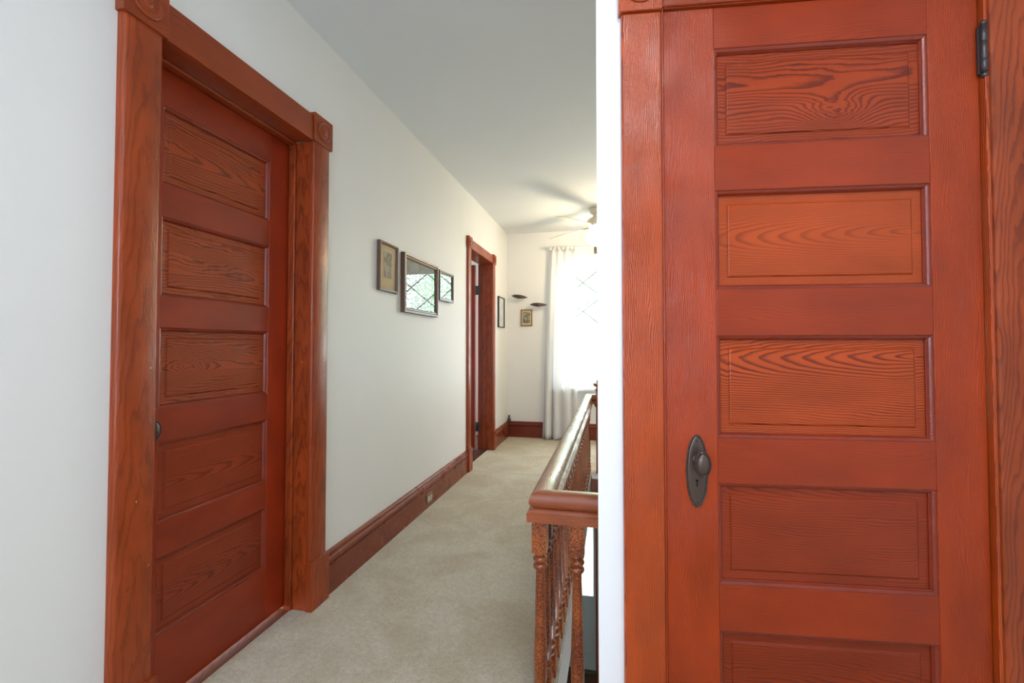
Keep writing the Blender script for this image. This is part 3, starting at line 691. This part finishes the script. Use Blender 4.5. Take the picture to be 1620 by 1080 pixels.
# ================================================================ PICTURES
def picture(name, label, loc, rz, W, Hh, fw, dep, fmat, backmat, prn=None, cat='picture', tilt=0.0, glazed=True):
    """frame centred on loc; front faces local -Y; back at y=0"""
    e = empty(name, loc, rz); e.rotation_euler = (tilt, 0, rz); tag(e, label, cat)
    prof = [(0, 0), (0, -dep * .8), (.003, -dep), (fw * .45, -dep), (fw * .6, -dep * .82), (fw * .85, -dep * .85), (fw, -dep * .62), (fw, 0)]
    link_mesh('picture_frame', MB().ringframe(-W / 2, W / 2, -Hh / 2, Hh / 2, prof), fmat, e, autos=30)
    w2, h2 = W / 2 - fw + .001, Hh / 2 - fw + .001
    link_mesh('mat_board', MB().box(-w2, w2, -.008, -.002, -h2, h2), backmat, e)
    if prn:
        pw, ph, pz, pmat = prn
        link_mesh('print', MB().box(-pw / 2, pw / 2, -.0088, -.008, pz - ph / 2, pz + ph / 2), pmat, e)
    if glazed: link_mesh('picture_glass', MB().box(-w2, w2, -dep * .55, -dep * .55 + .0015, -h2, h2), M['glass'], e)
    return e
zr = R(90)
picture('framed_etching', 'small brown frame holding a grey etching on cream mat, leftmost of the hall pictures', (XL + .003, 2.438, 1.597), zr, .222, .285, .016, .022, M['frame'], M['paper'], (.094, .150, .015, M['etching']), tilt=R(0.5), glazed=False)
picture('framed_print', 'large grey-brown frame whose glass mirrors the lattice window, middle of the hall wall', (XL + .001, 2.905, 1.540), zr, .560, .380, .034, .030, M['frame'], M['darkprint'], (.40, .25, 0, M['darkprint']))
picture('framed_print', 'small olive-brown frame with green reflections, just right of the large frame', (XL + .006, 3.372, 1.601), R(88.4), .290, .232, .026, .024, M['frame_g'], M['darkprint'], (.17, .12, 0, M['darkprint']))
picture('framed_sketch', 'narrow black frame with a pale sketch beyond the far doorway', (XL + .001, 5.227, 1.532), zr, .285, .360, .012, .020, M['black'], M['paperw'], (.18, .25, .01, M['sketch']))
ph = picture('framed_icon', 'tiny gilt framed colour print on the end wall below the birds', (-1.048, YF - .001, 1.487), 0, .146, .208, .014, .014, M['gilt'], M['paper'], (.092, .140, .002, M['colourprint']))
link_mesh('hanging_loop', MB().tube([(.006 * math.cos(t * .6) , -.004, .104 + .008 + .007 * math.sin(t * .6)) for t in range(11)], .0015, 6), M['brass'], ph)

# ---------------------------------------------------------------- two metal birds on the end wall
def bird(label, x, z, W, roll, s=1):
    e = empty('metal_bird', (x, YF - .05, z)); e.rotation_euler = (0, roll, 0); tag(e, label, 'wall ornament', 'dark metal birds on the end wall')
    n = 9; vs = []; fs = []
    for i in range(-n, n + 1):
        t = i / n; xx = t * W / 2; c = .002 + .020 * (1 - abs(t)) ** .9 * 1.45 + .006 * max(0, math.sin(abs(t) * 3.1)); sag = -.010 * (1 - abs(t) ** 1.3) - .006 * t * s
        for yy, kz in ((-.004, 1), (.004, 1)):
            vs.append((xx, yy - .03 * (1 - abs(t)), sag + c)); vs.append((xx, yy - .03 * (1 - abs(t)), sag - c * .55))
    m = 2 * n + 1
    for i in range(m - 1):
        a = i * 4; b = a + 4
        fs += [(a, a + 1, b + 1, b), (a + 2, b + 2, b + 3, a + 3), (a, b, b + 2, a + 2), (a + 1, a + 3, b + 3, b + 1)]
    fs += [(0, 2, 3, 1), ((m - 1) * 4, (m - 1) * 4 + 1, (m - 1) * 4 + 3, (m - 1) * 4 + 2)]
    link_mesh('wing', MB().add(vs, fs), M['birdmetal'], e)
    link_mesh('body', MB().lathe([(.002, -.055), (.009, -.04), (.013, -.015), (.012, .01), (.007, .03), (.002, .048)], (0, -.025, -.006), 12, 'Y'), M['birdmetal'], e)
    link_mesh('head', MB().lathe([(.001, -.085), (.003, -.078), (.008, -.070), (.010, -.062), (.008, -.052), (.004, -.046)], (0, -.012, .008), 10, 'Y'), M['birdmetal'], e)
    link_mesh('wire', MB().tube([(0, -.03, .012), (-.02 * s, -.02, .020), (-.07 * s, .0, .026), (-.085 * s, .049, .028)], .0016, 6), M['birdmetal'], e)
bird('dark metal bird with spread wings on the end wall, left and higher of the two', -1.130, 1.748, .205, R(4))
bird('dark metal bird with spread wings touching the curtain edge, lower of the two', -.892, 1.643, .215, R(-1))

# corner ornament on the baseboard
cb = MB().lathe([(.022, 0), (.024, .010), (.020, .022), (.017, .034), (.010, .044), (.009, .050), (.014, .058), (.013, .068), (.006, .078), (.002, .082)], (XL + .028, YF - .030, .195), 16)
tag(link_mesh('corner_finial', cb, M['iron'], autos=50), 'small dark turned ornament standing on the baseboard in the far corner', 'ornament')

# outlet set in the baseboard
ot = empty('wall_outlet', (XL + .020, 3.052, .062)); ot.rotation_euler = (0, 0, zr); tag(ot, 'brass outlet plate with two ivory sockets set in the left baseboard', 'outlet')
link_mesh('cover_plate', MB().box(-.050, .050, -.005, 0, -.034, .034), M['brass'], ot, .002)
for sx in (-.021, .021):
    sk = link_mesh('socket', MB().box(sx - .013, sx + .013, -.008, -.004, -.017, .017), M['ivory'], ot, .004)
    for (dz, dx_) in ((.006, 0), (-.006, 0)):
        o = link_mesh('slot', MB().box(sx - .005, sx + .005, -.0085, -.0078, dz - .0012, dz + .0012), M['hole'], sk); o.location = Vector(o.location) - Vector(sk.location)
link_mesh('screw', MB().lathe([(.003, -.005), (.003, -.0065), (.001, -.007)], (0, 0, 0), 8, 'Y'), M['brass'], ot)

# ================================================================ CURTAIN AND ROD
rd = empty('curtain_rod', (0, YF - .09, 2.325)); tag(rd, 'slim white curtain rod across the top of the window', 'curtain rod')
link_mesh('rod', MB().tube([(-.80, 0, 0), (.74, 0, 0)], .009, 10), M['vinyl'], rd)
link_mesh('bracket', MB().box(-.785, -.765, 0, .089, -.012, .012), M['vinyl'], rd, .002)
link_mesh('bracket', MB().box(.70, .72, 0, .089, -.012, .012), M['vinyl'], rd, .002)
link_mesh('bracket', MB().box(-.208, -.178, -.012, .060, -.075, .012), M['iron'], rd, .002)
cu = empty('curtain', (-.6, YF - .09, 0)); tag(cu, 'sheer white tab-top curtain hanging to the carpet left of the window', 'curtain')
NU, NV = 120, 40; vs = []; fs = []
def cur(u, t):
    z = .012 + t * 2.288
    xl = -.845 + (.100) * t ** 1.2; xr = -.400 - .030 * t
    x = xl + u * (xr - xl)
    amp = .030 + .012 * (1 - t); ph = u * 2 * math.pi * 3.6 + .9 * math.sin(t * 2.1) + 1.6 * math.sin(u * 3.1)
    yv = amp * math.sin(ph) + .010 * math.sin(u * 31 + t * 3) * (1 - t)
    x += .012 * math.cos(ph) * (.4 + .6 * (1 - t))
    if t > .93: yv *= .75; z += .005 * math.sin(u * 60)
    return (x + .6, yv + .0, z)
for j in range(NV + 1):
    for i in range(NU + 1): vs.append(cur(i / NU, j / NV))
for j in range(NV):
    for i in range(NU):
        a = j * (NU + 1) + i; fs.append((a, a + 1, a + NU + 2, a + NU + 1))
cc = link_mesh('drape', MB().add(vs, fs, 0, True), M['cloth'], cu, normals=False)
so = cc.modifiers.new('thickness', 'SOLIDIFY'); so.thickness = .0015
for k in range(7):
    x = -.735 + k * .052
    m = MB(); pts = []
    for s_ in range(13):
        a = math.pi * 2 * s_ / 12; pts.append((.014 * math.cos(a), .02 * math.sin(a)))
    vs = []; fs = []
    for (py, pz) in pts: vs += [(x - .018 + .6, py, 2.325 + pz - .004), (x + .018 + .6, py, 2.325 + pz - .004)]
    for s_ in range(12): fs.append((2 * s_, 2 * s_ + 1, 2 * s_ + 3, 2 * s_ + 2))
    o = link_mesh('curtain_tab', m.add(vs, fs, 0, True), M['cloth'], cu, normals=False); md = o.modifiers.new('thickness', 'SOLIDIFY'); md.thickness = .0015

# ================================================================ CEILING FAN
fx, fy = -.150, 4.75
fn = empty('ceiling_fan', (fx, fy, ZC)); tag(fn, 'cream ceiling fan with a lit round glass globe near the end wall', 'ceiling fan')
link_mesh('canopy', MB().lathe([(.075, 0), (.078, -.012), (.066, -.045), (.045, -.060), (.040, -.062)], (0, 0, 0), 28), M['fan'], fn, autos=40)
link_mesh('motor_housing', MB().lathe([(.040, -.060), (.040, -.085), (.085, -.105), (.105, -.130), (.105, -.170), (.085, -.195), (.060, -.205)], (0, 0, 0), 32), M['fan'], fn, autos=40)
gl = link_mesh('light_globe', MB().lathe([(.055, -.200), (.075, -.215), (.100, -.245), (.115, -.285), (.112, -.320), (.090, -.355), (.055, -.378), (.004, -.386)], (0, 0, 0), 32), M['globe'], fn)
for ang in (146, 238, 326, 58):
    ca, sa = math.cos(R(ang)), math.sin(R(ang))
    def tr(r, t, z): return (ca * r - sa * t, sa * r + ca * t, z)
    m = MB(); vs = []; out = [(.16, -.045), (.20, -.055), (.50, -.068), (.58, -.062), (.615, -.035), (.62, 0), (.615, .035), (.58, .062), (.50, .068), (.20, .055), (.16, .045)]
    for dz in (.003, -.003):
        for r_, t_ in out: vs.append(tr(r_, t_, -.185 + dz + t_ * -.20 - (r_ - .16) * .05))
    k = len(out); fs = [tuple(range(k)), tuple(range(2 * k - 1, k - 1, -1))] + [(i, (i + 1) % k, k + (i + 1) % k, k + i) for i in range(k)]
    bd = link_mesh('blade', m.add(vs, fs), M['fan'], fn)
    m = MB(); vs = [tr(r_, t_, z) for z in (-.182, -.190) for r_, t_ in ((.09, -.015), (.19, -.03), (.19, .03), (.09, .015))]
    link_mesh('blade_bracket', m.add(vs, [(0, 1, 2, 3), (7, 6, 5, 4), (0, 1, 5, 4), (1, 2, 6, 5), (2, 3, 7, 6), (3, 0, 4, 7)]), M['brass'], fn)
pd = bpy.data.lights.new('fan_bulb', 'POINT'); pd.energy = 20; pd.color = (1.0, .80, .50); pd.shadow_soft_size = .10
po = bpy.data.objects.new('fan_bulb', pd); COL.objects.link(po); po.location = (fx, fy, ZC - .47)

# fixture added off frame to dress the fill lamp above the camera's end
cl = empty('added_fill_lamp', (.30, .08, ZC)); tag(cl, 'flush round fixture dressing the added fill lamp above the camera end of the hall', 'ceiling lamp')
link_mesh('fill_lamp_pan', MB().lathe([(.17, 0), (.17, -.03), (.15, -.04)], (0, 0, 0), 32), M['fan'], cl)

# ================================================================ OUTSIDE
tag(link_mesh('ground', MB().box(-25, 25, 5.9, 45, ZL - .6, ZL - .5), M['grass']), 'lawn outside the front of the house', 'ground', kind='structure')
def tree(x, y, h, r, n, seed, label):
    rnd = random.Random(seed); e = empty('leafy_tree', (x, y, ZL - .5)); tag(e, label, 'tree', 'trees outside the window')
    tr_ = [(0, 0, 0), (.1, .05, h * .35), (-.1, .1, h * .6), (.1, 0, h * .85)]
    link_mesh('trunk', MB().tube(tr_, .14, 8), M['bark'], e)
    vs = []; fs = []
    cl_ = [(rnd.uniform(-r, r) * .7, rnd.uniform(-r, r) * .7, h * .62 + rnd.uniform(-.4, .45) * h * .7, rnd.uniform(.35, .6) * r) for _ in range(18)]
    for i in range(n):
        cx, cy, cz, cr = cl_[rnd.randrange(len(cl_))]
        d = Vector((rnd.gauss(0, 1), rnd.gauss(0, 1), rnd.gauss(0, 1))).normalized() * cr * rnd.uniform(.6, 1.05)
        p = Vector((cx, cy, cz)) + d; a = Vector((rnd.gauss(0, 1), rnd.gauss(0, 1), rnd.gauss(0, 1))).normalized(); b = a.orthogonal().normalized(); s_ = rnd.uniform(.07, .13)
        o = len(vs); vs += [p - a * s_, p + b * s_ * .5, p + a * s_, p - b * s_ * .5]; fs.append((o, o + 1, o + 2, o + 3))
    lf = link_mesh('foliage', MB().add(vs, fs), M['leaf'], e, normals=False); lf['kind'] = 'stuff'
tree(-.7, 15.5, 9.0, 2.3, 14000, 1, 'green leafy tree mirrored in the hall pictures, nearest the window')
tree(4.4, 20.5, 10.0, 2.4, 7000, 2, 'taller green leafy tree to the right beyond the window')
tree(-6.0, 18.5, 9.5, 2.4, 7000, 3, 'green leafy tree to the left beyond the window')
